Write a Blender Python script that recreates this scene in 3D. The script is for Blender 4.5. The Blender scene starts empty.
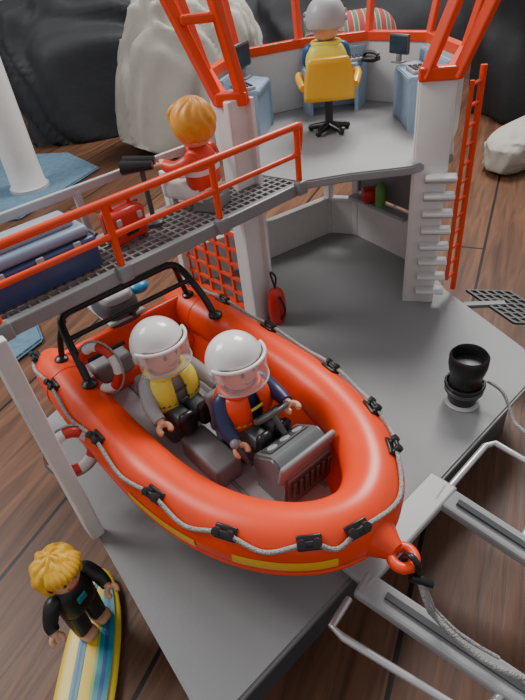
import bpy,bmesh,math,random
from mathutils import Vector,Matrix,noise
random.seed(4)
C=bpy.context.collection
pi=math.pi
# ---------------------------------------------------------------- materials
def mat(name,col,rough=.35,metal=0,var=.06,scale=15,bump=0.0,bscale=60,trans=0,spec=.5,alpha=1,coat=0):
    m=bpy.data.materials.new(name); m.use_nodes=True; nt=m.node_tree; n=nt.nodes; l=nt.links
    b=n["Principled BSDF"]
    tc=n.new("ShaderNodeTexCoord"); nz=n.new("ShaderNodeTexNoise"); nz.inputs["Scale"].default_value=scale; nz.inputs["Detail"].default_value=4
    l.new(tc.outputs["Object"],nz.inputs["Vector"])
    mx=n.new("ShaderNodeMix"); mx.data_type='RGBA'
    mx.inputs[6].default_value=tuple(max(0,c*(1-var)) for c in col)+(1,); mx.inputs[7].default_value=tuple(min(1,c*(1+var)) for c in col)+(1,)
    l.new(nz.outputs["Fac"],mx.inputs[0]); l.new(mx.outputs[2],b.inputs["Base Color"])
    b.inputs["Roughness"].default_value=rough; b.inputs["Metallic"].default_value=metal
    b.inputs["Specular IOR Level"].default_value=spec; b.inputs["Coat Weight"].default_value=coat
    b.inputs["Transmission Weight"].default_value=trans; b.inputs["Alpha"].default_value=alpha
    if bump:
        n2=n.new("ShaderNodeTexNoise"); n2.inputs["Scale"].default_value=bscale; n2.inputs["Detail"].default_value=3
        l.new(tc.outputs["Object"],n2.inputs["Vector"]); bp=n.new("ShaderNodeBump"); bp.inputs["Strength"].default_value=bump; bp.inputs["Distance"].default_value=.02
        l.new(n2.outputs["Fac"],bp.inputs["Height"]); l.new(bp.outputs[0],b.inputs["Normal"])
    return m
ORANGE=mat("orange_plastic",(.84,.065,.012),.34)
HULLO=mat("boat_orange",(.90,.06,.008),.34)
DECK=mat("deck_grey",(.265,.27,.275),.42,var=.04,scale=3,bump=.14,bscale=260)
FLOORG=mat("tower_floor_grey",(.30,.305,.31),.42,var=.04,bump=.12,bscale=250)
GREY=mat("mid_grey_plastic",(.23,.235,.24),.40)
LGREY=mat("light_grey_plastic",(.44,.445,.45),.38)
DGREY=mat("dark_grey_plastic",(.075,.078,.085),.4)
CONS=mat("console_grey",(.15,.155,.16),.38)
WHITE=mat("white_plastic",(.71,.70,.68),.40)
HELM=mat("helmet_white",(.82,.81,.78),.2,coat=.25)
BLACK=mat("black_plastic",(.012,.012,.014),.33)
LBLUE=mat("desk_light_blue",(.30,.43,.56),.4)
CLID=mat("crate_lid_blue",(.22,.30,.42),.4)
BLUE=mat("crate_blue",(.04,.065,.17),.38)
NAVY=mat("navy_cloth_plastic",(.02,.03,.10),.4)
SBLUE=mat("shirt_blue",(.02,.10,.28),.4)
SKIN=mat("figure_skin",(.75,.38,.23),.4,var=.03)
YEL=mat("yellow_plastic",(.85,.60,.04),.35)
YELV=mat("vest_yellow",(.85,.76,.09),.4)
YORG=mat("chair_yellow",(.90,.48,.02),.3)
HAIRO=mat("hair_orange_blond",(.80,.32,.03),.4,var=.2,scale=30)
HAIRY=mat("hair_yellow",(.85,.46,.03),.4,var=.15,scale=30)
RED=mat("red_plastic",(.62,.03,.02),.3)
REDO=mat("jacket_red_orange",(.72,.05,.02),.38)
TEAL=mat("teal_plastic",(.015,.26,.32),.3)
GREEN=mat("green_plastic",(.15,.4,.08),.4)
SILV=mat("silver_rod",(.6,.6,.6),.3,metal=.6)
VISOR=mat("clear_visor",(.85,.88,.88),.06,alpha=.22)
ROPE=mat("rope_grey",(.42,.42,.40),.8,bump=1,bscale=120,var=.3,scale=80)
REFL=mat("yellow_sticker",(.88,.50,.03),.4)
SCREEN=mat("screen_dark",(.03,.05,.07),.15)
# ---------------------------------------------------------------- mesh helpers
def fin(name,bm_or,m,parent=None,loc=(0,0,0),rot=(0,0,0),angle=40,smooth=True):
    me=bpy.data.meshes.new(name)
    if isinstance(bm_or,tuple): me.from_pydata([tuple(v) for v in bm_or[0]],[],bm_or[1]); 
    else: bm_or.to_mesh(me); bm_or.free()
    bm=bmesh.new(); bm.from_mesh(me); bmesh.ops.recalc_face_normals(bm,faces=bm.faces); bm.to_mesh(me); bm.free()
    me.update()
    if smooth:
        me.shade_smooth(); me.set_sharp_from_angle(angle=math.radians(angle))
    me.materials.append(m)
    o=bpy.data.objects.new(name,me); C.objects.link(o); o.location=loc; o.rotation_euler=rot
    if parent: o.parent=parent
    return o
def E(name,loc=(0,0,0),rz=0,scale=1):
    o=bpy.data.objects.new(name,None); C.objects.link(o); o.location=loc; o.rotation_euler=(0,0,rz); o.scale=(scale,)*3; o.empty_display_size=.1
    return o
def box(name,size,loc,m,parent=None,rot=(0,0,0),bev=.008,seg=2):
    bm=bmesh.new(); bmesh.ops.create_cube(bm,size=1)
    for v in bm.verts: v.co=Vector((v.co.x*size[0],v.co.y*size[1],v.co.z*size[2]))
    if bev: bmesh.ops.bevel(bm,geom=bm.edges[:],offset=min(bev,min(size)*.45),segments=seg,affect='EDGES',profile=.5)
    return fin(name,bm,m,parent,loc,rot,angle=50)
def prism(name,poly,z0,z1,m,parent=None,bev=.008,loc=(0,0,0),rot=(0,0,0)):
    bm=bmesh.new(); vs=[bm.verts.new((p[0],p[1],z0)) for p in poly]; f=bm.faces.new(vs)
    r=bmesh.ops.extrude_face_region(bm,geom=[f]); 
    for v in r['geom']:
        if isinstance(v,bmesh.types.BMVert): v.co.z=z1
    if bev: bmesh.ops.bevel(bm,geom=bm.edges[:],offset=bev,segments=2,affect='EDGES')
    return fin(name,bm,m,parent,loc,rot)
def grid(name,fn,nu,nv,m,parent=None,cu=False,cv=False,cap0=False,cap1=False,loc=(0,0,0),rot=(0,0,0),angle=50,skip=None,solid=0):
    vs=[];fs=[]
    NU=nu if cu else nu+1; NV=nv if cv else nv+1
    for i in range(NU):
        for j in range(NV): vs.append(Vector(fn(i/nu,j/nv)))
    for i in range(nu):
        for j in range(nv):
            if skip and skip((i+.5)/nu,(j+.5)/nv): continue
            fs.append((i*NV+j,((i+1)%NU)*NV+j,((i+1)%NU)*NV+(j+1)%NV,i*NV+(j+1)%NV))
    if cap0: fs.append(tuple(range(NV)))
    if cap1: fs.append(tuple((NU-1)*NV+j for j in range(NV)))
    o=fin(name,(vs,fs),m,parent,loc,rot,angle)
    if solid:
        md=o.modifiers.new("s",'SOLIDIFY'); md.thickness=solid; md.offset=0
    return o
def lathe(name,prof,m,parent=None,loc=(0,0,0),rot=(0,0,0),n=28,angle=40,sy=1):
    k=len(prof)-1
    def fn(u,v):
        i=min(int(round(u*k)),k); r,z=prof[i]; a=2*pi*v; return (r*math.cos(a),r*math.sin(a)*sy,z)
    return grid(name,fn,k,n,m,parent,cv=True,cap0=prof[0][0]>1e-4,cap1=prof[-1][0]>1e-4,loc=loc,rot=rot,angle=angle)
def sph(name,r,loc,m,parent=None,rot=(0,0,0),p=1.0,n=20):
    def fn(u,v):
        a=pi*u-pi/2; b=2*pi*v
        s=lambda x:math.copysign(abs(x)**p,x)
        return (r[0]*s(math.cos(a))*s(math.cos(b)),r[1]*s(math.cos(a))*s(math.sin(b)),r[2]*s(math.sin(a)))
    return grid(name,fn,n//2+2,n,m,parent,cv=True,loc=loc,rot=rot,angle=70)
def cr(P,k,cyc=False):
    n=len(P); out=[]
    rng=range(n) if cyc else range(n-1)
    g=(lambda i:P[i%n]) if cyc else (lambda i:P[max(0,min(n-1,i))])
    for i in rng:
        a,b,c,d=g(i-1),g(i),g(i+1),g(i+2)
        for j in range(k):
            t=j/k
            out.append(tuple(.5*((2*b[q])+(-a[q]+c[q])*t+(2*a[q]-5*b[q]+4*c[q]-d[q])*t*t+(-a[q]+3*b[q]-3*c[q]+d[q])*t**3) for q in range(len(b))))
    if not cyc: out.append(tuple(P[-1]))
    return out
def tube(name,pts,r,m,parent=None,n=12,k=1,cyc=False,loc=(0,0,0),rot=(0,0,0)):
    P=[tuple(p)+((r[i] if isinstance(r,(list,tuple)) else r),) for i,p in enumerate(pts)]
    if k>1: P=cr(P,k,cyc)
    N=len(P); pos=[Vector(p[:3]) for p in P]; T=[]
    for i in range(N):
        a=pos[(i-1)%N] if (cyc or i>0) else pos[i]; b=pos[(i+1)%N] if (cyc or i<N-1) else pos[i]
        T.append((b-a).normalized())
    up=Vector((0,0,1)) if abs(T[0].z)<.9 else Vector((1,0,0))
    nrm=(up-T[0]*up.dot(T[0])).normalized(); vs=[];fs=[]
    for i in range(N):
        nrm=(nrm-T[i]*nrm.dot(T[i])).normalized(); bn=T[i].cross(nrm)
        for j in range(n):
            a=2*pi*j/n; vs.append(pos[i]+(nrm*math.cos(a)+bn*math.sin(a))*P[i][3])
    for i in range(N if cyc else N-1):
        for j in range(n): fs.append((i*n+j,((i+1)%N)*n+j,((i+1)%N)*n+(j+1)%n,i*n+(j+1)%n))
    if not cyc: fs.append(tuple(range(n))); fs.append(tuple((N-1)*n+j for j in range(n)))
    return fin(name,(vs,fs),m,parent,loc,rot,angle=50)
def beams(name,L,m,parent=None,bev=0):
    vs=[];fs=[]
    for (p,q,w,h) in L:
        p=Vector(p);q=Vector(q);t=(q-p).normalized()
        up=Vector((0,0,1)) if abs(t.z)<.9 else Vector((-.6239,.7815,0))
        s=t.cross(up).normalized(); up=s.cross(t).normalized(); b=len(vs)
        for e in (p,q):
            for a,c in((-1,-1),(1,-1),(1,1),(-1,1)): vs.append(e+s*a*w/2+up*c*h/2)
        fs+=[(b,b+1,b+2,b+3),(b+4,b+7,b+6,b+5)]+[(b+i,b+4+i,b+4+(i+1)%4,b+(i+1)%4) for i in range(4)]
    o=fin(name,(vs,fs),m,parent,smooth=False)
    if bev:
        md=o.modifiers.new("b",'BEVEL'); md.width=bev; md.segments=2
    return o
# ---------------------------------------------------------------- camera
f=526.0;H=2.4
dn=Vector((87.5,660,526)).normalized()
F=Vector((0,math.sqrt(1-dn.z**2),-dn.z)); Rz=-dn.x; ry=-Rz*F.z/F.y
R=Vector((math.sqrt(1-Rz*Rz-ry*ry),ry,Rz)); U=(-F).cross(R)
cam=bpy.data.cameras.new("camera"); co=bpy.data.objects.new("camera",cam); C.objects.link(co)
M=Matrix((R,U,-F)).transposed().to_4x4(); M.translation=(0,0,H); co.matrix_world=M
cam.sensor_width=36; cam.lens=f/700*36; cam.clip_start=.05; cam.clip_end=500
bpy.context.scene.camera=co
# ---------------------------------------------------------------- frames
TH=math.radians(38.6); u=Vector((math.cos(TH),math.sin(TH),0)); nn=Vector((-math.sin(TH),math.cos(TH),0))
B0=Vector((.39,3.35,0))
def BR(s,n,z): return B0-u*s+nn*n+Vector((0,0,z))
# ---------------------------------------------------------------- room
FZ=-.5
def wood():
    m=bpy.data.materials.new("wood_planks"); m.use_nodes=True; nt=m.node_tree;n=nt.nodes;l=nt.links;b=n["Principled BSDF"]
    tc=n.new("ShaderNodeTexCoord"); mp=n.new("ShaderNodeMapping"); mp.inputs["Rotation"].default_value=(0,0,math.radians(-62)); l.new(tc.outputs["Object"],mp.inputs[0])
    br=n.new("ShaderNodeTexBrick"); br.offset=.37; br.inputs["Scale"].default_value=1; br.inputs["Brick Width"].default_value=9; br.inputs["Row Height"].default_value=1.15
    br.inputs["Mortar Size"].default_value=.016; br.inputs["Mortar Smooth"].default_value=.3; br.inputs["Color1"].default_value=(.085,.038,.021,1); br.inputs["Color2"].default_value=(.160,.075,.042,1); br.inputs["Mortar"].default_value=(.010,.006,.004,1)
    l.new(mp.outputs[0],br.inputs["Vector"])
    mp2=n.new("ShaderNodeMapping"); mp2.inputs["Scale"].default_value=(.5,6,1); l.new(mp.outputs[0],mp2.inputs[0])
    nz=n.new("ShaderNodeTexNoise"); nz.inputs["Scale"].default_value=2.0; nz.inputs["Detail"].default_value=9; nz.inputs["Distortion"].default_value=1.1; l.new(mp2.outputs[0],nz.inputs["Vector"])
    rp=n.new("ShaderNodeValToRGB"); rp.color_ramp.elements[0].position=.28; rp.color_ramp.elements[0].color=(.48,.46,.45,1); rp.color_ramp.elements[1].position=.72; rp.color_ramp.elements[1].color=(1.35,1.3,1.25,1); l.new(nz.outputs["Fac"],rp.inputs[0])
    mx=n.new("ShaderNodeMix"); mx.data_type='RGBA'; mx.blend_type='MULTIPLY'; mx.inputs[0].default_value=1; l.new(br.outputs["Color"],mx.inputs[6]); l.new(rp.outputs[0],mx.inputs[7]); l.new(mx.outputs[2],b.inputs["Base Color"])
    b.inputs["Roughness"].default_value=.45; b.inputs["Specular IOR Level"].default_value=.35
    bp=n.new("ShaderNodeBump"); bp.inputs["Strength"].default_value=.2; bp.inputs["Distance"].default_value=.02; l.new(nz.outputs["Fac"],bp.inputs["Height"]); l.new(bp.outputs[0],b.inputs["Normal"])
    return m
box("floor",(60,60,.2),(0,10,FZ-.1),wood(),bev=0)
WALL=mat("wall_paint",(.45,.44,.42),.8,bump=.1)
box("wall_back",(60,.4,26),(0,30,12.5),WALL,bev=0)
box("baseboard_back",(60,.12,1.0),(0,29.74,.0),WHITE,bev=.02)
rad=E("radiator",(-11.2,27.6,.6))
for i in range(9): box("fin",(.55,.8,6),(-2.8+i*.72,0,3),WHITE,rad,bev=.15)
box("pipe_top",(6.6,.5,.4),(0,0,5.8),WHITE,rad,bev=.1); box("pipe_bottom",(6.6,.5,.4),(0,0,.3),WHITE,rad,bev=.1); 
for x in(-2.6,2.6): box("foot",(.3,.5,1.2),(x,0,-.5),WHITE,rad,bev=.05)
RUG=mat("rug_blue",(.11,.18,.25),.95,var=.35,scale=12,bump=1,bscale=30,spec=.1)
def rug(poly): 
    return prism("blue_rug",[(x*1.074,y*1.074) for x,y in poly],FZ,FZ+.05,RUG,bev=.02)
rug([(-7,7.2),(-3.0,6.9),(-2.2,8.6),(-2.9,9.6),(-12,12)])
rug([(-4.2,2.9),(-2.35,3.35),(-1.95,3.95),(-2.6,5.4),(-5.2,5.2)])
tl=E("white_table_leg",(-3.38,8.6,FZ+.05)); lathe("leg",[(.27,0),(.29,.03),(.27,.08),(.26,.4),(.28,7),(.3,7.4)],WHITE,tl); lathe("glide",[(.2,.0),(.31,.0),(.31,.05),(.2,.05)],LGREY,tl)
# soft background goods
def lump(name,r,loc,m,rz=0,amp=.05,fr=1.1,seed=0,n=120,ridge=.08,p=.65,tilt=0,rf=2.2):
    def fn(a,b):
        A=pi*a-pi/2;B=2*pi*b
        d=Vector((math.cos(A)*math.cos(B),math.cos(A)*math.sin(B),math.sin(A)))
        k=1+amp*2*noise.noise(d*fr+Vector((seed,0,0)))
        q=Vector((d.x*rf+d.z*1.3,d.y*rf+seed,d.z*.9))+Vector((noise.noise(d*1.5),0,0))*.8
        k+=ridge*(.35-abs(noise.noise(q)))*2+ridge*.5*(.3-abs(noise.noise(q*2.3)))
        s=lambda x:math.copysign(abs(x)**p,x)
        return (r[0]*s(d.x)*k,r[1]*s(d.y)*k,max(r[2]*s(d.z)*k,-(loc[2]-FZ)))
    return grid(name,fn,n//2,n,m,None,cv=True,loc=loc,rot=(0,tilt,rz),angle=180)
BAG=mat("dark_grey_fabric",(.028,.030,.034),.6,bump=.5,bscale=4,spec=.35)
CREAM=mat("cream_cloth",(.42,.40,.35),.85,bump=.5,bscale=2.5)
GREYC=mat("grey_cloth",(.06,.063,.07),.9,bump=.5,bscale=3)
lump("dark_beanbag",(1.95,1.3,1.75),(-2.25,12.4,.3),BAG,rz=.12,seed=3,ridge=.16)
lump("cream_cushion",(1.05,.55,1.6),(-.75,9.75,.2),CREAM,rz=-.25,seed=8,ridge=.18,tilt=.3,rf=3)
lump("grey_sofa_cushion",(2.3,1.2,1.5),(2.7,12.6,.3),GREYC,rz=.05,seed=12,ridge=.08)
sp=E("striped_pillow",(2.35,10.4,FZ),.15)
def pil(a,b): 
    A=pi*a-pi/2;B=2*pi*b; s=lambda x,p:math.copysign(abs(x)**p,x)
    return (.75*s(math.cos(A)*math.cos(B),.6),.3*math.cos(A)*math.sin(B),.85+.85*s(math.sin(A),.6))
def pmat():
    m=mat("striped_cloth",(.5,.08,.07),.9); nt=m.node_tree;n=nt.nodes;l=nt.links
    w=n.new("ShaderNodeTexWave"); w.inputs["Scale"].default_value=1.6; r=n.new("ShaderNodeValToRGB"); r.color_ramp.interpolation='CONSTANT'
    r.color_ramp.elements[0].color=(.42,.06,.06,1); r.color_ramp.elements[1].position=.5; r.color_ramp.elements[1].color=(.5,.42,.36,1); e=r.color_ramp.elements.new(.75); e.color=(.12,.2,.12,1)
    tc=n.new("ShaderNodeTexCoord"); l.new(tc.outputs["Object"],w.inputs["Vector"]); l.new(w.outputs["Fac"],r.inputs[0]); l.new(r.outputs[0],n["Principled BSDF"].inputs["Base Color"]); return m
grid("pillow_body",pil,30,50,pmat(),sp,cv=True,angle=180)
lump("black_backpack",(1.45,1.1,1.9),(5.75,9.4,.3),BAG,rz=.3,seed=21,ridge=.12)
lump("cream_pouch",(.95,.35,.28),(4.15,7.3,-.25),CREAM,rz=.6,seed=17,ridge=.06)
# ---------------------------------------------------------------- station
st=E("toy_rescue_station")
deck=[(-.40,.70),(1.72,2.40),(1.78,2.68),(1.53,3.52),(1.50,4.2),(1.12,4.78),(.82,4.92),(.1,4.50),(-.66,4.2),(-.75,3.75),(-1.55,2.55)]
prism("deck",deck,-.05,0,DECK,st,bev=.012)
cx,cy=.1,2.8
prism("deck_skirt",[(cx+(x-cx)*.93,cy+(y-cy)*.93) for x,y in deck],-.5,-.05,DGREY,st,bev=.0)
G=[]
for i in range(6): G.append(((1.86+i*.06,3.0-i*.02,-.03),(1.70+i*.06,3.5-i*.02,-.03),.018,.02))
for i in range(8): G.append(((1.86-i*.022,3.0+i*.07,-.03),(2.18-i*.022,2.9+i*.07,-.03),.014,.018))
beams("side_grate",G,DGREY,st)
beams("side_grate_arm",[((1.60,3.30,-.03),(1.90,3.25,-.03),.05,.03)],GREY,st)
def wall(name,p,q,z0,z1,m=WHITE,t=.04): 
    zc=(z0+z1)/2; return beams(name,[((p[0],p[1],zc),(q[0],q[1],zc),t,z1-z0)],m,st,bev=.006)
Pn=(-.57,4.10);P1=(.13,4.38);P2=(.82,4.78);P3=(1.06,4.66);P4=(1.40,4.02);P5=(1.36,3.47)
wall("low_wall",Pn,P1,0,.34);wall("low_wall",P1,P2,0,.34);wall("low_wall",P2,P3,0,.34)
wall("low_wall_cap",Pn,P1,.34,.37,WHITE,.07);wall("low_wall_cap",P1,P2,.34,.37,WHITE,.07);wall("low_wall_cap",P2,P3,.34,.37,WHITE,.07)
wall("right_wall_lower",P3,P4,0,.42);wall("right_wall_header",P3,P4,.88,1.04)
wall("right_wall_front",P4,P5,0,1.04)
beams("wall_posts",[((x,y,0),(x,y,1.04),.07,.07) for x,y in (Pn,P1,P2,P3,P4)],WHITE,st,bev=.008)
prism("shelf",[(1.03,4.60),(1.36,3.98),(1.28,3.92),(.95,4.54)],.42,.45,LGREY,st)
prism("shelf_back",[(1.06,4.66),(1.40,4.02),(1.43,4.03),(1.09,4.68)],.45,.88,GREY,st,bev=0)
beams("left_post",[((.03,3.42,0),(.03,3.42,1.63),.15,.05),],WHITE,st,bev=.008)
beams("left_post_flange",[((-.045,3.46,0),(-.045,3.46,1.63),.04,.12),((.10,3.46,0),(.10,3.46,1.63),.03,.12)],WHITE,st,bev=.006)
L=[];p0=Vector((-.06,3.50,0));
for i in range(6):
    p=p0+nn*(i*.155); w=.045 if i in(0,5) else .022; L.append((p+Vector((0,0,.04)),p+Vector((0,0,.95)),w,w))
for j in range(8):
    z=.05+j*.128; w=.045 if j in(0,7) else .022; L.append((p0+Vector((0,0,z)),p0+nn*.775+Vector((0,0,z)),w,w))
beams("orange_lattice",L,ORANGE,st)
a=Vector((1.165,3.43,0));b=Vector((1.36,3.37,0)); ab=(b-a).normalized(); bk=Vector((-ab.y,ab.x,0)); rzp=math.atan2(ab.y,ab.x)
o=box("ladder_post",(.205,.03,1.63),((a.x+b.x)/2,(a.y+b.y)/2,.815),WHITE,st,rot=(0,0,rzp),bev=.006)
for e in(a,b):
    q=e+bk*.05; box("ladder_post_side",(.025,.12,1.63),(q.x,q.y,.815),WHITE,st,rot=(0,0,rzp),bev=.006)
for i in range(8):
    z=.14+i*.125
    c=(a+b)/2-bk*.055+ab*.075
    box("step",(.20,.10,.022),(c.x,c.y,z),WHITE,st,rot=(0,0,rzp),bev=.005)
    box("step_bracket",(.20,.02,.05),(c.x+bk.x*.03,c.y+bk.y*.03,z-.03),LGREY,st,rot=(0,0,rzp),bev=.003)
r1=Vector((1.585,3.51,0)); r2=Vector((1.485,3.42,0)); L=[]
tube("ladder_rail",[r1,r1+Vector((0,0,1.62))],.021,ORANGE,st); tube("ladder_rail",[r2+Vector((0,0,.15)),r2+Vector((0,0,1.56))],.015,ORANGE,st)
for i in range(12):
    z=.16+i*.125; tube("rung",[r1+Vector((0,0,z)),r2+Vector((0,0,z))],.012,ORANGE,st,n=8)
uf=[(.39,3.35),(.73,3.38),(1.12,3.36),(1.45,3.48),(1.64,4.0),(1.62,4.7),(1.25,5.1),(.66,5.15),(.12,4.98),(-.12,4.35),(-.04,3.72)]
prism("upper_floor",uf,1.04,1.10,FLOORG,st,bev=.01)
par=[(-.04,3.5),(-.13,4.35),(.12,4.98),(.66,5.15),(1.25,5.1),(1.64,4.7),(1.65,4.0),(1.36,3.44)]
for i in range(len(par)-1):
    p,q=par[i],par[i+1]
    wall("parapet",p,q,1.1,1.58)
    wall("parapet_cap",p,q,1.58,1.65,ORANGE,.07)
ctr=Vector((.75,4.2,0))
def out(p,k,z): v=Vector((p[0],p[1],0)); d=(v-ctr).normalized(); w=v+d*k; return (w.x,w.y,z)
for p in par[1:-1]:
    beams("window_mullion",[(out(p,0,1.62),out(p,.22,2.5),.06,.05)],ORANGE,st,bev=.01)
for i in range(1,len(par)-2):
    beams("window_top_bar",[(out(par[i],.22,2.5),out(par[i+1],.22,2.5),.06,.06)],ORANGE,st,bev=.01)
beams("window_frame_left",[((.085,3.43,1.60),(-.05,3.40,2.35),.06,.07),((-.06,3.47,1.60),(-.34,3.50,2.35),.06,.07),((-.08,3.46,1.63),(.11,3.42,1.63),.07,.08),((-.21,3.46,2.06),(-.01,3.42,2.06),.06,.05)],ORANGE,st,bev=.012)
beams("window_frame_right",[((1.18,3.42,1.60),(1.46,3.40,2.35),.06,.07),((1.36,3.37,1.60),(1.64,3.28,2.35),.06,.07),((1.15,3.43,1.63),(1.39,3.37,1.63),.07,.08)],ORANGE,st,bev=.012)
def inset(p,k): v=Vector((p[0],p[1],0)); d=(ctr-v).normalized(); w=v+d*k; return (w.x,w.y)
for nm,i,j in(("desk_left",1,2),("desk_back",3,4),("desk_right",5,6)):
    poly=[inset(par[i],.03),inset(par[j],.03),inset(par[j],.36),inset(par[i],.36)]
    prism(nm+"_top",poly,1.43,1.47,LBLUE,st)
    poly=[inset(par[i],.05),inset(par[j],.05),inset(par[j],.10),inset(par[i],.10)]
    prism(nm+"_back",poly,1.1,1.56,LBLUE,st)
    if nm!="desk_back":
        prism(nm+"_front",[inset(par[i],.31),inset(par[j],.31),inset(par[j],.34),inset(par[i],.34)],1.1,1.43,LBLUE,st,bev=.005)
    for k in(i,j):
        c=inset(par[k],.2); d=Vector((c[0]-ctr.x,c[1]-ctr.y,0)).normalized()
        beams(nm+"_side",[((c[0]-d.x*.15,c[1]-d.y*.15,1.27),(c[0]+d.x*.12,c[1]+d.y*.12,1.27),.03,.34)],LBLUE,st)
def monitor(x,y,z,rz,s=1.3):
    e=E("toy_monitor",(x,y,z),rz,s); box("screen_case",(.03,.20,.14),(0,0,.13),DGREY,e,bev=.01); box("screen",(.005,.17,.11),(-.017,0,.13),SCREEN,e,bev=0); box("stand",(.03,.04,.06),(0,0,.03),GREY,e,bev=.005); box("base",(.08,.1,.012),(0,0,.006),GREY,e,bev=.004)
monitor(.14,4.78,1.47,math.radians(150)); monitor(.86,4.95,1.47,math.radians(95),1); monitor(1.38,4.62,1.47,math.radians(30),1)
def keyb(x,y,z,rz):
    e=E("toy_control_panel",(x,y,z),rz); box("panel",(.13,.2,.025),(0,0,.0125),LGREY,e,bev=.006)
    for a in range(3):
        for c in range(5): box("key",(.025,.026,.01),(-.04+a*.038,-.075+c*.037,.028),BLACK,e,bev=.002)
keyb(.12,4.42,1.47,.3); keyb(1.08,4.93,1.47,pi/2); keyb(1.42,4.25,1.47,0)
tp_=E("toy_desk_phone",(1.20,4.80,1.47),.7); box("phone_body",(.10,.13,.035),(0,0,.018),BLACK,tp_,bev=.01); tube("handset",[(0,-.07,.05),(0,-.04,.065),(0,.04,.065),(0,.07,.05)],[.02,.013,.013,.02],BLACK,tp_,k=3)
# walkway
G=[]
Ls=2.35
for i in range(8): G.append((BR(.02,.03+i*.055,1.085),BR(Ls,.03+i*.055,1.085),.014,.02))
for i in range(44): G.append((BR(.02+i*.054,.0,1.085),BR(.02+i*.054,.44,1.085),.012,.018))
beams("walkway_grate",G,GREY,st)
beams("walkway_beams",[(BR(-.03,.0,1.065),BR(Ls,.0,1.065),.05,.08),(BR(-.0,.44,1.065),BR(Ls,.44,1.065),.05,.08)],GREY,st,bev=.01)
beams("walkway_back_rail",[(BR(.36,.44,1.40),BR(Ls,.44,1.40),.03,.05)]+[(BR(s,.44,1.1),BR(s,.44,1.40),.04,.04) for s in(.7,1.3,1.95)],LGREY,st,bev=.008)
for s in(.03,.70,1.37,2.03):
    tube("rail_post",[BR(s,-.02,1.06),BR(s,-.02,1.46)],.02,ORANGE,st)
    p=BR(s,-.03,1.08); box("rail_socket",(.08,.06,.09),p,GREY,st,rot=(0,0,TH),bev=.012)
for z,r in((1.46,.022),(1.29,.017)):
    tube("railing",[BR(.02,-.02,z),BR(Ls,-.02,z)],r,ORANGE,st)
tube("railing_end",[BR(.02,-.02,1.46),BR(-.03,.0,1.44),BR(-.03,.02,1.30),BR(.02,-.02,1.29)],.016,ORANGE,st,k=4)
wp=Vector((-.995,1.66,0)); wz=Vector((0,0,1))
beams("support_post",[(wp,wp+wz*1.3,.07,.05),(wp+nn*.05-u*.025,wp+nn*.05-u*.025+wz*1.3,.02,.08),
    (wp-u*.16+wz*1.26,BR(2.34,.0,1.06),.06,.06)],WHITE,st,bev=.008)
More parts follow.
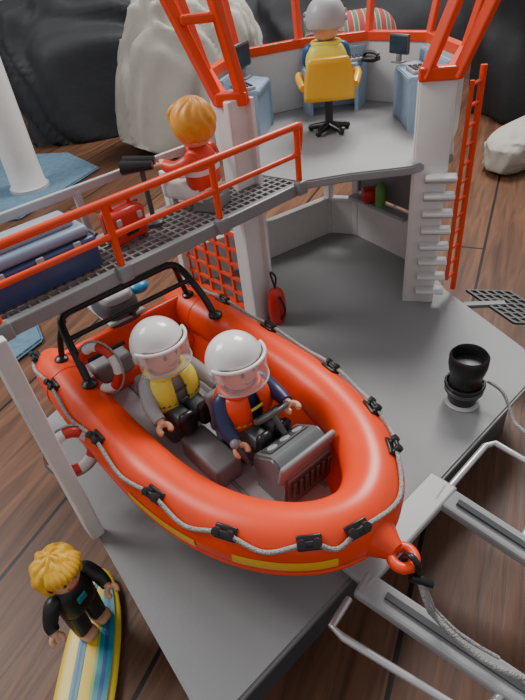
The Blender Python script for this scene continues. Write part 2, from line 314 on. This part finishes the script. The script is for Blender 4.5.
# ---------------------------------------------------------------- figures
def figure(name,loc,rz,pose,shirt,pants,hands,head,hair=None,sleeve=None,vest=None,lean=0,headturn=0,foot=None,headtilt=0,stripe=None,hs=1,scale=1):
    e=E(name,loc,rz,scale); sleeve=sleeve or shirt
    zb=.27 if pose=='stand' else .07
    K=[(0,.112,.080),(.04,.118,.088),(.10,.118,.088),(.16,.110,.080),(.20,.092,.068),(.225,.060,.050),(.24,.035,.035)]
    def sec(z):
        for i in range(len(K)-1):
            if K[i][0]<=z<=K[i+1][0]:
                t=(z-K[i][0])/(K[i+1][0]-K[i][0]); return [K[i][q]+(K[i+1][q]-K[i][q])*t for q in(1,2)]
        return K[-1][1:]
    tl=Matrix.Rotation(lean,4,'Y')
    def tp(ang,z,off=0):
        w,d=sec(z); s=lambda x:math.copysign(abs(x)**.75,x)
        v=Vector(((d+off)*s(math.cos(ang)),(w+off)*s(math.sin(ang)),z)); v=tl@v; return Vector((v.x,v.y,v.z+zb))
    zs=[0,.02,.04,.07,.1,.13,.16,.18,.2,.215,.225,.24]
    grid("torso",lambda a,b:tp(2*pi*b,zs[int(round(a*11))]),11,28,shirt,e,cv=True,cap0=True,cap1=True)
    if stripe:
        grid("chest_stripe",lambda a,b:tp(2*pi*b,.09+a*.03,.003),2,28,stripe,e,cv=True); grid("chest_stripe",lambda a,b:tp(2*pi*b,.15+a*.02,.003),2,28,stripe,e,cv=True)
    if vest:
        for (a0,a1) in((.16,2*pi-.16),):
            grid("life_vest",lambda a,b:tp(a0+(a1-a0)*b,.02+.19*a,.022+.008*math.sin(pi*a)),10,26,vest,e,solid=.022)
        tube("vest_collar",[tp(t,.205,.012)+Vector((0,0,.014)) for t in [2*pi*i/14 for i in range(14)]],.018,vest,e,cyc=True,k=2)
        for zz in(.07,.14): grid("vest_belt",lambda a,b:tp(2*pi*b,zz-.009+.018*a,.038),2,28,DGREY if vest is not ORANGE else YELV,e,cv=True)
        p=tp(0,.07,.045); box("buckle",(.012,.04,.026),p,DGREY,e,bev=.004)
    lm=Matrix.Identity(4) if pose=='stand' else Matrix.Rotation(-pi/2,4,'Y')
    hip=Vector((0,0,zb+.01)) if pose=='stand' else Vector((-.02,0,.055))
    for s in(-1,1):
        def lf(a,b):
            z=-.235*a; w=.056-.006*a; d=.066-.012*a; q=2*pi*b; g=lambda x:math.copysign(abs(x)**.6,x)
            v=Vector((d*g(math.cos(q)),w*g(math.sin(q))+s*.058,z)); return hip+lm@v
        grid("leg",lf,6,18,pants,e,cv=True,cap0=True,cap1=True)
        def ff(a,b):
            A=pi*a-pi/2;q=2*pi*b; g=lambda x:math.copysign(abs(x)**.6,x)
            v=Vector((.022+.075*g(math.cos(A))*g(math.cos(q)),s*.058+.052*g(math.cos(A))*g(math.sin(q)),-.252+.026*g(math.sin(A)))); return hip+lm@v
        grid("foot",ff,10,18,foot or pants,e,cv=True)
    if pose!='stand': sph("hips",(.085,.112,.065),(0,0,.06),pants,e,p=.7)
    hc=tl@Vector((0,0,.24+.105*hs)); hc=Vector((hc.x,hc.y,hc.z+zb))
    h=E("head_joint",hc,headturn,hs); h.parent=e; h.rotation_euler=(0,headtilt,headturn)
    lathe("head",[(.001,-.115),(.045,-.112),(.075,-.095),(.092,-.06),(.098,-.01),(.098,.03),(.088,.07),(.06,.098),(.001,.108)],SKIN,h,n=28,angle=80)
    tube("neck",[(0,0,-.14),(0,0,-.10)],.045,SKIN,h)
    for s in(-1,1):
        t=s*.38; sph("eye",(.005,.011,.017),(.0965*math.cos(t),.0965*math.sin(t),.0),BLACK,h,rot=(0,0,t),n=10)
        tt=s*1.5; sph("ear",(.012,.008,.02),(.097*math.cos(tt),.097*math.sin(tt),-.01),SKIN,h,n=10)
    tube("smile",[(.094*math.cos(t),.094*math.sin(t),-.062+.10*t*t) for t in[-.35+.7*i/6 for i in range(7)]],.0035,RED,h,n=6)
    sph("nose",(.005,.006,.006),(.098,0,-.025),SKIN,h,n=8)
    if head=='helmet':
        hr=.138; HM=HELM if hair is None else hair
        def hf(a,b):
            A=pi/2-a*2.05; B=2*pi*b; k=hr*(1+.03*max(0,a-.8)*5)
            return (-.008+k*math.cos(A)*math.cos(B),k*math.cos(A)*math.sin(B),.03+hr*math.sin(A)*(1 if A>0 else .9))
        def sk(a,b):
            B=2*pi*b; B=B if B<pi else B-2*pi
            return abs(B)<1.15 and a>.62
        grid("helmet_shell",hf,24,60,HM,h,cv=True,skip=sk,solid=.012,angle=70)
        lathe("helmet_ridge",[(hr*.5,hr*.88),(hr*.52,hr*.885),(hr*.5,hr*.86)],LGREY,h,loc=(-.008,0,.03))
        grid("visor",lambda a,b:(-.008+hr*(1.12-.01*a)*math.cos(-1.35+2.7*b),hr*(1.12-.01*a)*math.sin(-1.35+2.7*b),.06-.135*a),8,22,VISOR,h,solid=.004)
        tube("visor_rim",[(-.008+hr*1.10*math.cos(t),hr*1.10*math.sin(t),.064) for t in[-1.4+2.8*i/16 for i in range(17)]],.010,HM,h,n=8)
        tube("visor_edge",[(-.008+hr*1.11*math.cos(t),hr*1.11*math.sin(t),-.077) for t in[-1.35+2.7*i/16 for i in range(17)]],.005,LGREY,h,n=8)
        for s in(-1,1): lathe("visor_pivot",[(.001,.012),(.02,.012),(.024,0)],LGREY,h,loc=(0,s*hr*1.04,.02),rot=(-s*pi/2,0,0),n=14)
    else:
        hr=.118
        def hf(a,b):
            A=pi*.5-(pi*.5+.75)*a; B=2*pi*b
            k=hr*(1+.035*math.sin(B*11+3*math.sin(A*3))+.06*math.sin(A*2+1)*(a))
            if head=='spiky': k*=1+.06*math.sin(B*7)*math.sin(A*6)+.04
            z=.02+k*math.sin(A)*1.08
            return (-.012+k*math.cos(A)*math.cos(B),k*math.cos(A)*math.sin(B),z)
        def sk(a,b):
            B=2*pi*b; B=B if B<pi else B-2*pi
            return abs(B)<1.0 and a>.55
        grid("hair",hf,22,88,hair,h,cv=True,skip=sk,solid=.014,angle=60)
        for i in range(9):
            t=-.9+1.8*i/8; tube("fringe_lock",[(.06*math.cos(t),.08*math.sin(t),.115),(.112*math.cos(t),.112*math.sin(t),.075),(.116*math.cos(t+.05),.116*math.sin(t+.05),.035)],[.02,.022,.010],hair,h,k=3,n=8)
    for s,hp in zip((-1,1),hands):
        sh=tl@Vector((0,s*.118,.178)); sh.z+=zb
        hp=Vector(hp); mid=(sh+hp)/2+Vector((-.012,s*.022,-.02)); 
        end=mid+(hp-mid)*.82
        tube("arm",[sh-Vector((0,s*.03,-.005)),sh+Vector((0,s*.008,-.004)),mid,end],[.040,.046,.041,.034],sleeve,e,k=5,n=14)
        d=(hp-mid).normalized()
        tube("wrist",[end-d*.005,end+d*.028],.022,SKIN,e,n=12)
        c=end+d*.052; sd=d.cross(Vector((0,0,1))).normalized() if abs(d.z)<.95 else Vector((0,1,0)); 
        arc=[c-d*.03*math.cos(t)+sd*.03*math.sin(t) for t in[-2.35+4.7*i/14 for i in range(15)]]
        tube("hand",arc,[.013]+[.0165]*13+[.013],SKIN,e,n=10)
    return e
# ---------------------------------------------------------------- boat
BO=Vector((-.87,2.86,0)); BY=math.radians(-54)
boat=E("inflatable_rescue_boat",BO,BY)
half=[(-.22,.465,.40,.05),(-.14,.475,.40,.10),(0,.485,.40,.135),(.4,.50,.40,.138),(.8,.50,.40,.138),(1.2,.485,.41,.138),(1.5,.43,.42,.138),(1.74,.33,.44,.138),(1.92,.18,.46,.136)]
ctrl=[(x,-y,z,r) for x,y,z,r in half]+[(1.99,0,.47,.134)]+[(x,y,z,r) for x,y,z,r in half[::-1]]
PP=cr(ctrl,8); NP=len(PP)
tube("buoyancy_tube",[p[:3] for p in PP],[p[3] for p in PP],HULLO,boat,n=28)
def fr(s):
    i=max(0,min(NP-2,int(s))); t=s-i
    P=Vector(PP[i][:3]).lerp(Vector(PP[i+1][:3]),t); r=PP[i][3]*(1-t)+PP[i+1][3]*t
    A=Vector(PP[max(0,i-1)][:3]); B=Vector(PP[min(NP-1,i+2)][:3]); T=(B-A).normalized(); O=T.cross(Vector((0,0,1))).normalized()
    return P,T,O,r
def onT(s,ang,off=0):
    P,T,O,r=fr(s); return P+(O*math.cos(ang)+Vector((0,0,1))*math.sin(ang))*(r+off)
for s in(20,NP-21): tube("tube_seam",[onT(s,2*pi*i/24,.001) for i in range(24)],.004,HULLO,boat,cyc=True,n=6)
def patch(name,s0,s1,a0,a1,m,off=.003): grid(name,lambda a,b:onT(s0+(s1-s0)*a,a0+(a1-a0)*b,off),20,4,m,boat)
patch("sticker",38.5,49,-.20,.19,REFL); patch("sticker",54,66,-.12,.24,REFL); patch("sticker",NP-50,NP-39,-.20,.19,REFL); patch("sticker",24,27,-.2,.1,REFL)
tube("rub_strake",[onT(s,-.5,.0) for s in range(8,NP-8)],.012,HULLO,boat,n=8)
def hw(x):
    ys=[(-.3,.44),(0,.45),(.8,.46),(1.2,.44),(1.5,.38),(1.75,.28),(1.95,.12),(2.08,.0)]
    for i in range(len(ys)-1):
        if ys[i][0]<=x<=ys[i+1][0]:
            t=(x-ys[i][0])/(ys[i+1][0]-ys[i][0]); return ys[i][1]*(1-t)+ys[i+1][1]*t
    return 0
def hullf(a,b):
    x=-.02+2.06*a; v=-1+2*b; kz=.03+.33*max(0,(x-1.3)/.74)**2
    return (x,hw(x)*v*1.0,kz+(.38-kz)*abs(v)**2.2+.05*abs(v))
grid("hull",hullf,30,20,HULLO,boat,cap0=True)
fl=[(x,hw(x)*.98) for x in(.0,.4,.8,1.2,1.5,1.75,1.88)]
prism("cockpit_floor",[(x,-y) for x,y in fl]+[(x,y) for x,y in fl[::-1]],.17,.20,LGREY,boat,bev=.005)
box("transom",(.06,.86,.36),(.0,0,.34),HULLO,boat,bev=.02); box("stern_bench",(.20,.74,.12),(.12,0,.26),HULLO,boat,bev=.03)
box("floor_rib",(1.5,.02,.012),(.9,.16,.205),GREY,boat,bev=.004); box("floor_rib",(1.5,.02,.012),(.9,-.16,.205),GREY,boat,bev=.004)
lathe("bow_cone",[(.10,0),(.085,.05),(.055,.10),(.04,.13),(.001,.135)],HULLO,boat,loc=(2.06,0,.45),rot=(0,pi/2,0),n=20)
tube("tow_eye",[(2.22+.045*math.cos(t),.045*math.sin(t),.45) for t in[2*pi*i/14 for i in range(14)]],.022,HULLO,boat,cyc=True,k=2)
tube("shackle",[(2.26+.035*math.cos(t),0,.44+.06*math.sin(t)) for t in[2*pi*i/12 for i in range(12)]],.013,BLACK,boat,cyc=True,k=2)
tube("shackle_pin",[(2.28,-.03,.42),(2.34,.03,.37)],.016,BLACK,boat)
cs=[9,21,32,42.5,53,63,69,NP-1-60,NP-1-52,NP-1-42,NP-1-31,NP-1-22,NP-1-14]
AN=.85
for s in cs:
    P,T,O,r=fr(s); q=onT(s,AN,0); N=(q-P).normalized(); B=T.cross(N)
    Mx=Matrix((T,B,N)).transposed().to_4x4(); Mx.translation=q
    o=box("cleat_base",(.10,.06,.014),(0,0,0),BLACK,boat,bev=.006); o.matrix_local=Mx@Matrix.Translation((0,0,.004))
    for k in(-1,1):
        o=lathe("cleat_horn",[(.001,.038),(.018,.034),(.02,.018),(.013,.01),(.015,0)],BLACK,boat,n=12); o.matrix_local=Mx@Matrix.Translation((k*.03,0,.01))
    o=box("cleat_bar",(.085,.022,.016),(0,0,0),BLACK,boat,bev=.005); o.matrix_local=Mx@Matrix.Translation((0,0,.032))
gp=[]
for i,s in enumerate(cs):
    gp.append(onT(s,AN,.026))
    if i<len(cs)-1:
        d=cs[i+1]-s
        gp.append(onT(s+d*.5,AN-.28,.012))
tube("grab_line",gp,.010,ROPE,boat,k=8,n=8)
RX=.12
for s in(-1,1):
    tube("roll_bar_leg",[(.42,s*.44,.50),(.34,s*.43,.64),(RX+.04,s*.40,.80),(RX,s*.33,.83)],.022,BLACK,boat,k=5)
    tube("roll_bar_brace",[(.08,s*.46,.52),(.09,s*.42,.68),(RX+.02,s*.38,.80)],.018,BLACK,boat,k=4)
    lathe("roll_bar_foot",[(.045,0),(.045,.015),(.02,.03)],BLACK,boat,loc=(.42,s*.44,.53),n=14); lathe("roll_bar_foot",[(.04,0),(.04,.015),(.02,.03)],BLACK,boat,loc=(.08,s*.46,.53),n=14)
tube("roll_bar_top",[(RX,-.35,.83),(RX,.35,.83)],.022,BLACK,boat); tube("roll_bar_cross",[(RX+.12,-.41,.74),(RX+.12,.41,.74)],.015,BLACK,boat)
tube("roll_bar_cross",[(.34,-.42,.62),(.34,-.15,.62)],.012,BLACK,boat)
sph("motor_cowl",(.17,.13,.11),(-.11,.02,.60),DGREY,boat,p=.6); sph("motor_cowl_top",(.15,.11,.05),(-.11,.02,.69),LGREY,boat,p=.6)
box("motor_cowl_band",(.34,.26,.025),(-.11,.02,.57),LGREY,boat,bev=.01); box("motor_leg",(.12,.06,.4),(-.13,.02,.36),GREY,boat,bev=.02); box("motor_bracket",(.1,.14,.14),(-.05,.02,.48),DGREY,boat,bev=.015)
tube("tiller",[(-.03,.05,.56),(.1,.05,.6)],.014,BLACK,boat); sph("motor_blue_cap",(.06,.07,.04),(-.08,.2,.66),mat("cap_blue",(.03,.25,.5),.3),boat)
lathe("motor_torpedo",[(.001,-.14),(.035,-.1),(.04,.08),(.001,.13)],GREY,boat,loc=(-.15,.02,.18),rot=(0,pi/2,0),n=16)
box("fuel_tank",(.16,.26,.14),(.16,-.22,.39),GREY,boat,bev=.03)
def ring(name,loc,rot,R1=.105,r=.03,parent=None):
    e=E(name,loc); e.rotation_euler=rot
    if parent: e.parent=parent
    for i in range(8):
        t0=2*pi*i/8; tube("ring_segment",[(R1*math.cos(t0+q*2*pi/8/5),R1*math.sin(t0+q*2*pi/8/5),0) for q in range(6)],r,RED if i%2 else WHITE,e,n=14)
    tube("ring_cord",[((R1+r+.006)*math.cos(2*pi*i/16),(R1+r+.006)*math.sin(2*pi*i/16),0) for i in range(16)],.006,ROPE,e,cyc=True,k=2,n=6)
    return e
ring("life_ring",(.45,-.36,.62),(math.radians(75),0,math.radians(25)),.125,.027,boat)
for (x,y) in((.72,-.13),(1.13,.06)):
    box("seat_pedestal",(.26,.22,.16),(x,y,.28),CONS,boat,bev=.02); box("seat_back",(.05,.24,.26),(x-.13,y,.42),GREY,boat,bev=.02); 
box("side_box",(.34,.16,.14),(1.12,-.16,.27),GREY,boat,bev=.02)
bm=bmesh.new()
prof=[(-.13,.0),(.09,.0),(.12,.24),(.07,.31),(.02,.33),(-.13,.23)]
vs0=[bm.verts.new((x,-.15,z)) for x,z in prof]; vs1=[bm.verts.new((x,.15,z)) for x,z in prof]
bm.faces.new(vs0); bm.faces.new(vs1[::-1])
for i in range(6): bm.faces.new((vs0[i],vs0[(i+1)%6],vs1[(i+1)%6],vs1[i]))
bmesh.ops.bevel(bm,geom=bm.edges[:],offset=.012,segments=2,affect='EDGES')
CX,CY=1.52,.07
fin("console",bm,CONS,boat,(CX,CY,.20)); box("console_lip",(.03,.34,.14),(CX+.10,CY,.48),GREY,boat,rot=(0,.25,0),bev=.012)
for i in range(7): box("vent_slat",(.012,.02,.13),(CX+.125,CY-.11+i*.037,.35),DGREY,boat,rot=(0,.1,0),bev=.003)
box("instrument_panel",(.10,.24,.01),(CX-.055,CY,.485),DGREY,boat,rot=(0,-.6,0),bev=.003)
for k in(-.08,0,.08): lathe("gauge",[(.001,.006),(.026,.006),(.03,0)],LGREY,boat,loc=(CX-.05,CY+k,.491),rot=(0,-.6,0),n=16)
wc=Vector((CX-.17,CY+.03,.56)); wm=Matrix.Rotation(-.8,3,'Y')
tube("steering_wheel",[wc+wm@Vector((.09*math.cos(t),.09*math.sin(t),0)) for t in[2*pi*i/16 for i in range(16)]],.013,DGREY,boat,cyc=True,k=2)
for t in(0,2.1,4.2): tube("wheel_spoke",[wc,wc+wm@Vector((.085*math.cos(t),.085*math.sin(t),0))],.009,DGREY,boat)
tube("steering_column",[wc,wc+wm@Vector((0,0,-.12))],.016,DGREY,boat)
tube("throttle_lever",[(CX-.12,CY-.17,.38),(CX-.17,CY-.20,.50)],.012,DGREY,boat); sph("throttle_knob",(.024,.024,.024),(CX-.175,CY-.205,.52),GREY,boat)
LGS=mat("jacket_grey",(.35,.36,.37),.4)
c1=BO+Matrix.Rotation(BY,3,'Z')@Vector((.755,-.12,.36)); c2=BO+Matrix.Rotation(BY,3,'Z')@Vector((1.155,.07,.36))
figure("rescue_crew_figure",c1,BY,'sit',LGS,DGREY,[(.18,-.18,.12),(.20,.19,.14)],'helmet',vest=YELV,foot=BLACK,headturn=.10,headtilt=-.05)
figure("rescue_crew_figure",c2,BY,'sit',NAVY,DGREY,[(.16,-.17,.10),(.21,.13,.20)],'helmet',vest=ORANGE,foot=BLACK,headturn=.02,headtilt=-.05)
# ---------------------------------------------------------------- other figures
LR=math.radians(150)
p=BR(.60,.21,1.17); lk=figure("lookout_figure",p,LR,'sit',REDO,WHITE,[(.20,-.13,.22),(.20,.11,.22)],'hair',HAIRO,lean=.05,stripe=WHITE,headturn=-.35)
pb=BR(.58,.20,1.14); box("stool_box",(.16,.20,.085),pb,GREY,st,rot=(0,0,LR),bev=.012)
bn=E("tripod_binoculars",BR(.95,.30,1.46),math.radians(175),1.1)
for s in(-1,1): lathe("barrel",[(.001,-.07),(.022,-.07),(.024,-.03),(.03,.03),(.036,.09),(.03,.09),(.001,.07)],BLACK,bn,loc=(0,s*.036,0),rot=(0,pi/2,0),n=16)
box("bridge_hinge",(.05,.04,.02),(0,0,0),BLACK,bn,bev=.004); tube("pedestal",[(-0,0,0),(0,0,-.31)],.014,DGREY,bn); lathe("foot_plate",[(.05,0),(.05,.015),(.015,.03)],DGREY,bn,loc=(0,0,-.325))
tg=E("red_equipment_case",BR(1.17,.24,1.10),TH+.1)
box("case_body",(.24,.13,.19),(0,0,.11),RED,tg,bev=.03); box("case_seam",(.245,.012,.195),(0,0,.11),DGREY,tg,bev=.02)
tube("case_handle",[(-.06,0,.20),(-.055,0,.25),(.055,0,.25),(.06,0,.20)],.013,RED,tg,k=4)
for s in(-1,1): box("case_latch",(.03,.02,.04),(s*.07,-.066,.15),LGREY,tg,bev=.005); box("case_foot",(.03,.12,.02),(s*.09,0,.01),DGREY,tg,bev=.004)
box("case_label",(.08,.006,.06),(0,-.067,.09),BLACK,tg,bev=.002)
cr_=E("equipment_crate",BR(1.72,.24,1.10),TH)
box("crate_body",(.62,.30,.18),(0,0,.09),BLUE,cr_,bev=.02); box("crate_lid",(.59,.27,.06),(0,0,.21),CLID,cr_,bev=.025); box("crate_tray",(.50,.16,.05),(0,0,.26),mat("tray_grey_blue",(.32,.36,.42),.4),cr_,bev=.015)
for x in(-.2,0,.2): box("latch",(.04,.012,.05),(x,-.152,.16),LGREY,cr_,bev=.004)
tube("crate_handle",[(.31,-.06,.12),(.35,-.06,.14),(.35,.06,.14),(.31,.06,.12)],.01,DGREY,cr_)
ch=E("swivel_chair",(.76,4.33,1.10),math.radians(82),1.3)
for i in range(5):
    t=2*pi*i/5; tube("star_foot",[(0,0,.04),(.11*math.cos(t),.11*math.sin(t),.025)],[.024,.017],BLACK,ch); sph("castor",(.02,.02,.02),(.115*math.cos(t),.115*math.sin(t),.02),BLACK,ch,n=10)
tube("gas_lift",[(0,0,.03),(0,0,.2)],.024,BLACK,ch)
box("seat_pan",(.25,.26,.045),(0,0,.22),YORG,ch,bev=.02)
grid("chair_back",lambda a,b:(-.12-.015*math.sin(pi*b)-.04*a,(.14-.035*a**3)*(2*b-1),.21+.22*a),8,12,YORG,ch,solid=.03)
for s in(-1,1): tube("arm_rest",[(-.13,s*.145,.28),(-.02,s*.17,.31),(.06,s*.165,.31),(.07,s*.15,.24)],.020,YORG,ch,k=4)
figure("radio_operator_figure",(.765,4.42,1.42),math.radians(82),'sit',SBLUE,DGREY,[(.2,-.13,.12),(.2,.13,.12)],'helmet',hair=LGREY,vest=YELV)
# surfer
sb=E("surfboard",(-1.10,1.20,FZ+.02),math.radians(90))
def sbw(x): return .155*(1-abs(x)**2.6)**.62*(1-.10*x)
def strip(name,y0,y1,m,z): grid(name,lambda a,b:((-1+2*a)*.50,sbw((-1+2*a)*.999)*(y0+(y1-y0)*b),z+.03*(-1+2*a)**2),40,4,m,sb)
grid("board_body",lambda a,b:((-1+2*a)*.52,sbw((-1+2*a)*.999)*math.cos(2*pi*b),.02+.02*math.sin(2*pi*b)*min(1,sbw((-1+2*a)*.999)*14)+.03*(-1+2*a)**2),40,24,YEL,sb,cv=True)
BB=mat("board_blue",(.02,.09,.28),.3); BG=mat("board_green",(.25,.48,.15),.3)
strip("stripe_teal",-.80,-.30,TEAL,.0422);strip("stripe_navy",-.62,-.48,BB,.0426);strip("stripe_green",-.30,-.20,BG,.0422);strip("stripe_teal",.18,.46,TEAL,.0422);strip("stripe_navy",.28,.36,BB,.0426)
WET=mat("wetsuit_black",(.015,.016,.018),.4)
sf_=figure("surfer_figure",(-1.115,1.41,FZ+.070),math.radians(-35),'stand',WET,WET,[(.05,-.20,.32),(.16,.13,.36)],'spiky',HAIRY,foot=SKIN,lean=.05,headturn=-.1,scale=.88)
box("wetsuit_chest_patch",(.012,.06,.05),(.098,.0,.41),TEAL,sf_,bev=.004)
# ---------------------------------------------------------------- deck objects
bo=E("mooring_bollard",(1.185,2.27,0))
lathe("base_ring",[(.001,0),(.105,0),(.108,.012),(.095,.022),(.001,.022)],LGREY,bo); lathe("barrel",[(.085,.02),(.088,.05),(.105,.09),(.108,.13),(.095,.17),(.09,.22),(.105,.26),(.112,.30),(.112,.36),(.10,.375),(.092,.36),(.085,.30),(.001,.29)],BLACK,bo,n=32)
lathe("band",[(.109,.10),(.114,.105),(.114,.125),(.109,.13)],DGREY,bo)
tube("rope_turn",[(.112*math.cos(t),.112*math.sin(t),.14+.012*t/6.28) for t in[i*.4 for i in range(32)]],.008,BLACK,bo,n=8)
tube("mooring_line",[(1.315,2.25,.16),(1.37,2.15,.14),(1.39,2.02,.04),(1.42,1.92,.025),(1.50,1.8,-.15),(1.7,1.6,-.45)],.010,ROPE,None,k=8)
tb=E("rescue_buoy",(.155,3.36,0),.4,1.12)
lathe("buoy_body",[(.001,0),(.045,.005),(.062,.04),(.066,.12),(.062,.2),(.045,.26),(.001,.30)],RED,tb,sy=.75)
tube("buoy_strap",[(.0,-.055,.05),(.02,-.075,.14),(0,-.055,.24)],.008,BLACK,tb,k=5); tube("buoy_cord",[(0,0,.29),(.02,.02,.35),(-.02,.01,.40),(-.01,-.02,.29)],.007,BLACK,tb,k=4)
ring("life_ring",(-1.05,1.90,.40),(math.radians(70),0,math.radians(30)),.105,.03)
# slipway trailer
tr=E("slipway_ramp",(0,0,0))
LG2=mat("trailer_grey",(.38,.385,.39),.35)
beams("cross_plate",[((.28,1.22,.03),(.86,1.68,.03),.16,.05)],LG2,tr,bev=.012)
beams("arm",[((.30,1.20,.03),(.98,.62,-.12),.13,.06),((.80,1.62,.03),(1.30,1.14,-.12),.13,.06)],LG2,tr,bev=.015)
beams("arm_groove",[((.40,1.12,.045),(.92,.675,-.07),.03,.02),((.88,1.54,.045),(1.22,1.215,-.06),.03,.02)],DGREY,tr)
tube("guide_rod",[(.24,1.14,.02),(.14,1.03,.02),(.18,.98,.02),(.62,.66,-.06),(.72,.70,-.08),(.82,.76,-.08)],.018,SILV,tr)
tube("guide_rod",[(.88,1.64,.04),(1.16,1.87,.04),(1.22,1.88,.04),(1.42,1.66,-.0),(1.40,1.60,-.02),(1.15,1.36,-.06)],.018,SILV,tr)
beams("arm_foot",[((.98,.62,-.5),(.98,.62,-.1),.12,.12),((1.30,1.14,-.5),(1.30,1.14,-.1),.12,.12)],LG2,tr)
eye=BO+Matrix.Rotation(BY,3,'Z')@Vector((2.30,0,.40))
tube("tow_rope",[eye,eye+Vector((.03,-.06,-.12)),(.56,.98,.12),(.62,.90,.09),(.74,.80,.03),(.95,.70,.0),(1.2,.62,-.1)],.014,ROPE,None,k=8)
tube("tow_rope",[eye+Vector((.01,0,0)),eye+Vector((.05,-.04,-.14)),(.58,1.0,.10),(.66,.90,.07),(.78,.82,.03)],.008,ROPE,None,k=8)
sg=E("toy_oxygen_kit",(1.17,4.24,.45)); lathe("bottle",[(.04,0),(.045,.02),(.045,.16),(.02,.2),(.001,.21)],GREEN,sg); box("bag",(.14,.12,.12),(-.06,.12,.06),RED,sg,bev=.02)
# ---------------------------------------------------------------- light
w=bpy.data.worlds.new("w"); bpy.context.scene.world=w; w.use_nodes=True; w.node_tree.nodes["Background"].inputs[0].default_value=(.97,.97,1,1); w.node_tree.nodes["Background"].inputs[1].default_value=.45
def area(name,loc,tgt,size,e,col):
    l=bpy.data.lights.new(name,'AREA'); l.shape='RECTANGLE'; l.size=size[0]; l.size_y=size[1]; l.energy=e; l.color=col
    o=bpy.data.objects.new(name,l); C.objects.link(o); o.location=loc; o.rotation_euler=(Vector(tgt)-Vector(loc)).to_track_quat('-Z','Y').to_euler(); return o
area("window_light",(3.5,9.5,9.5),(0,2.5,0),(4,4),1500,(1,.98,.95))
area("window_light_side",(-7,5,8),(0,2.5,0),(3.5,3.5),700,(1,.98,.95))
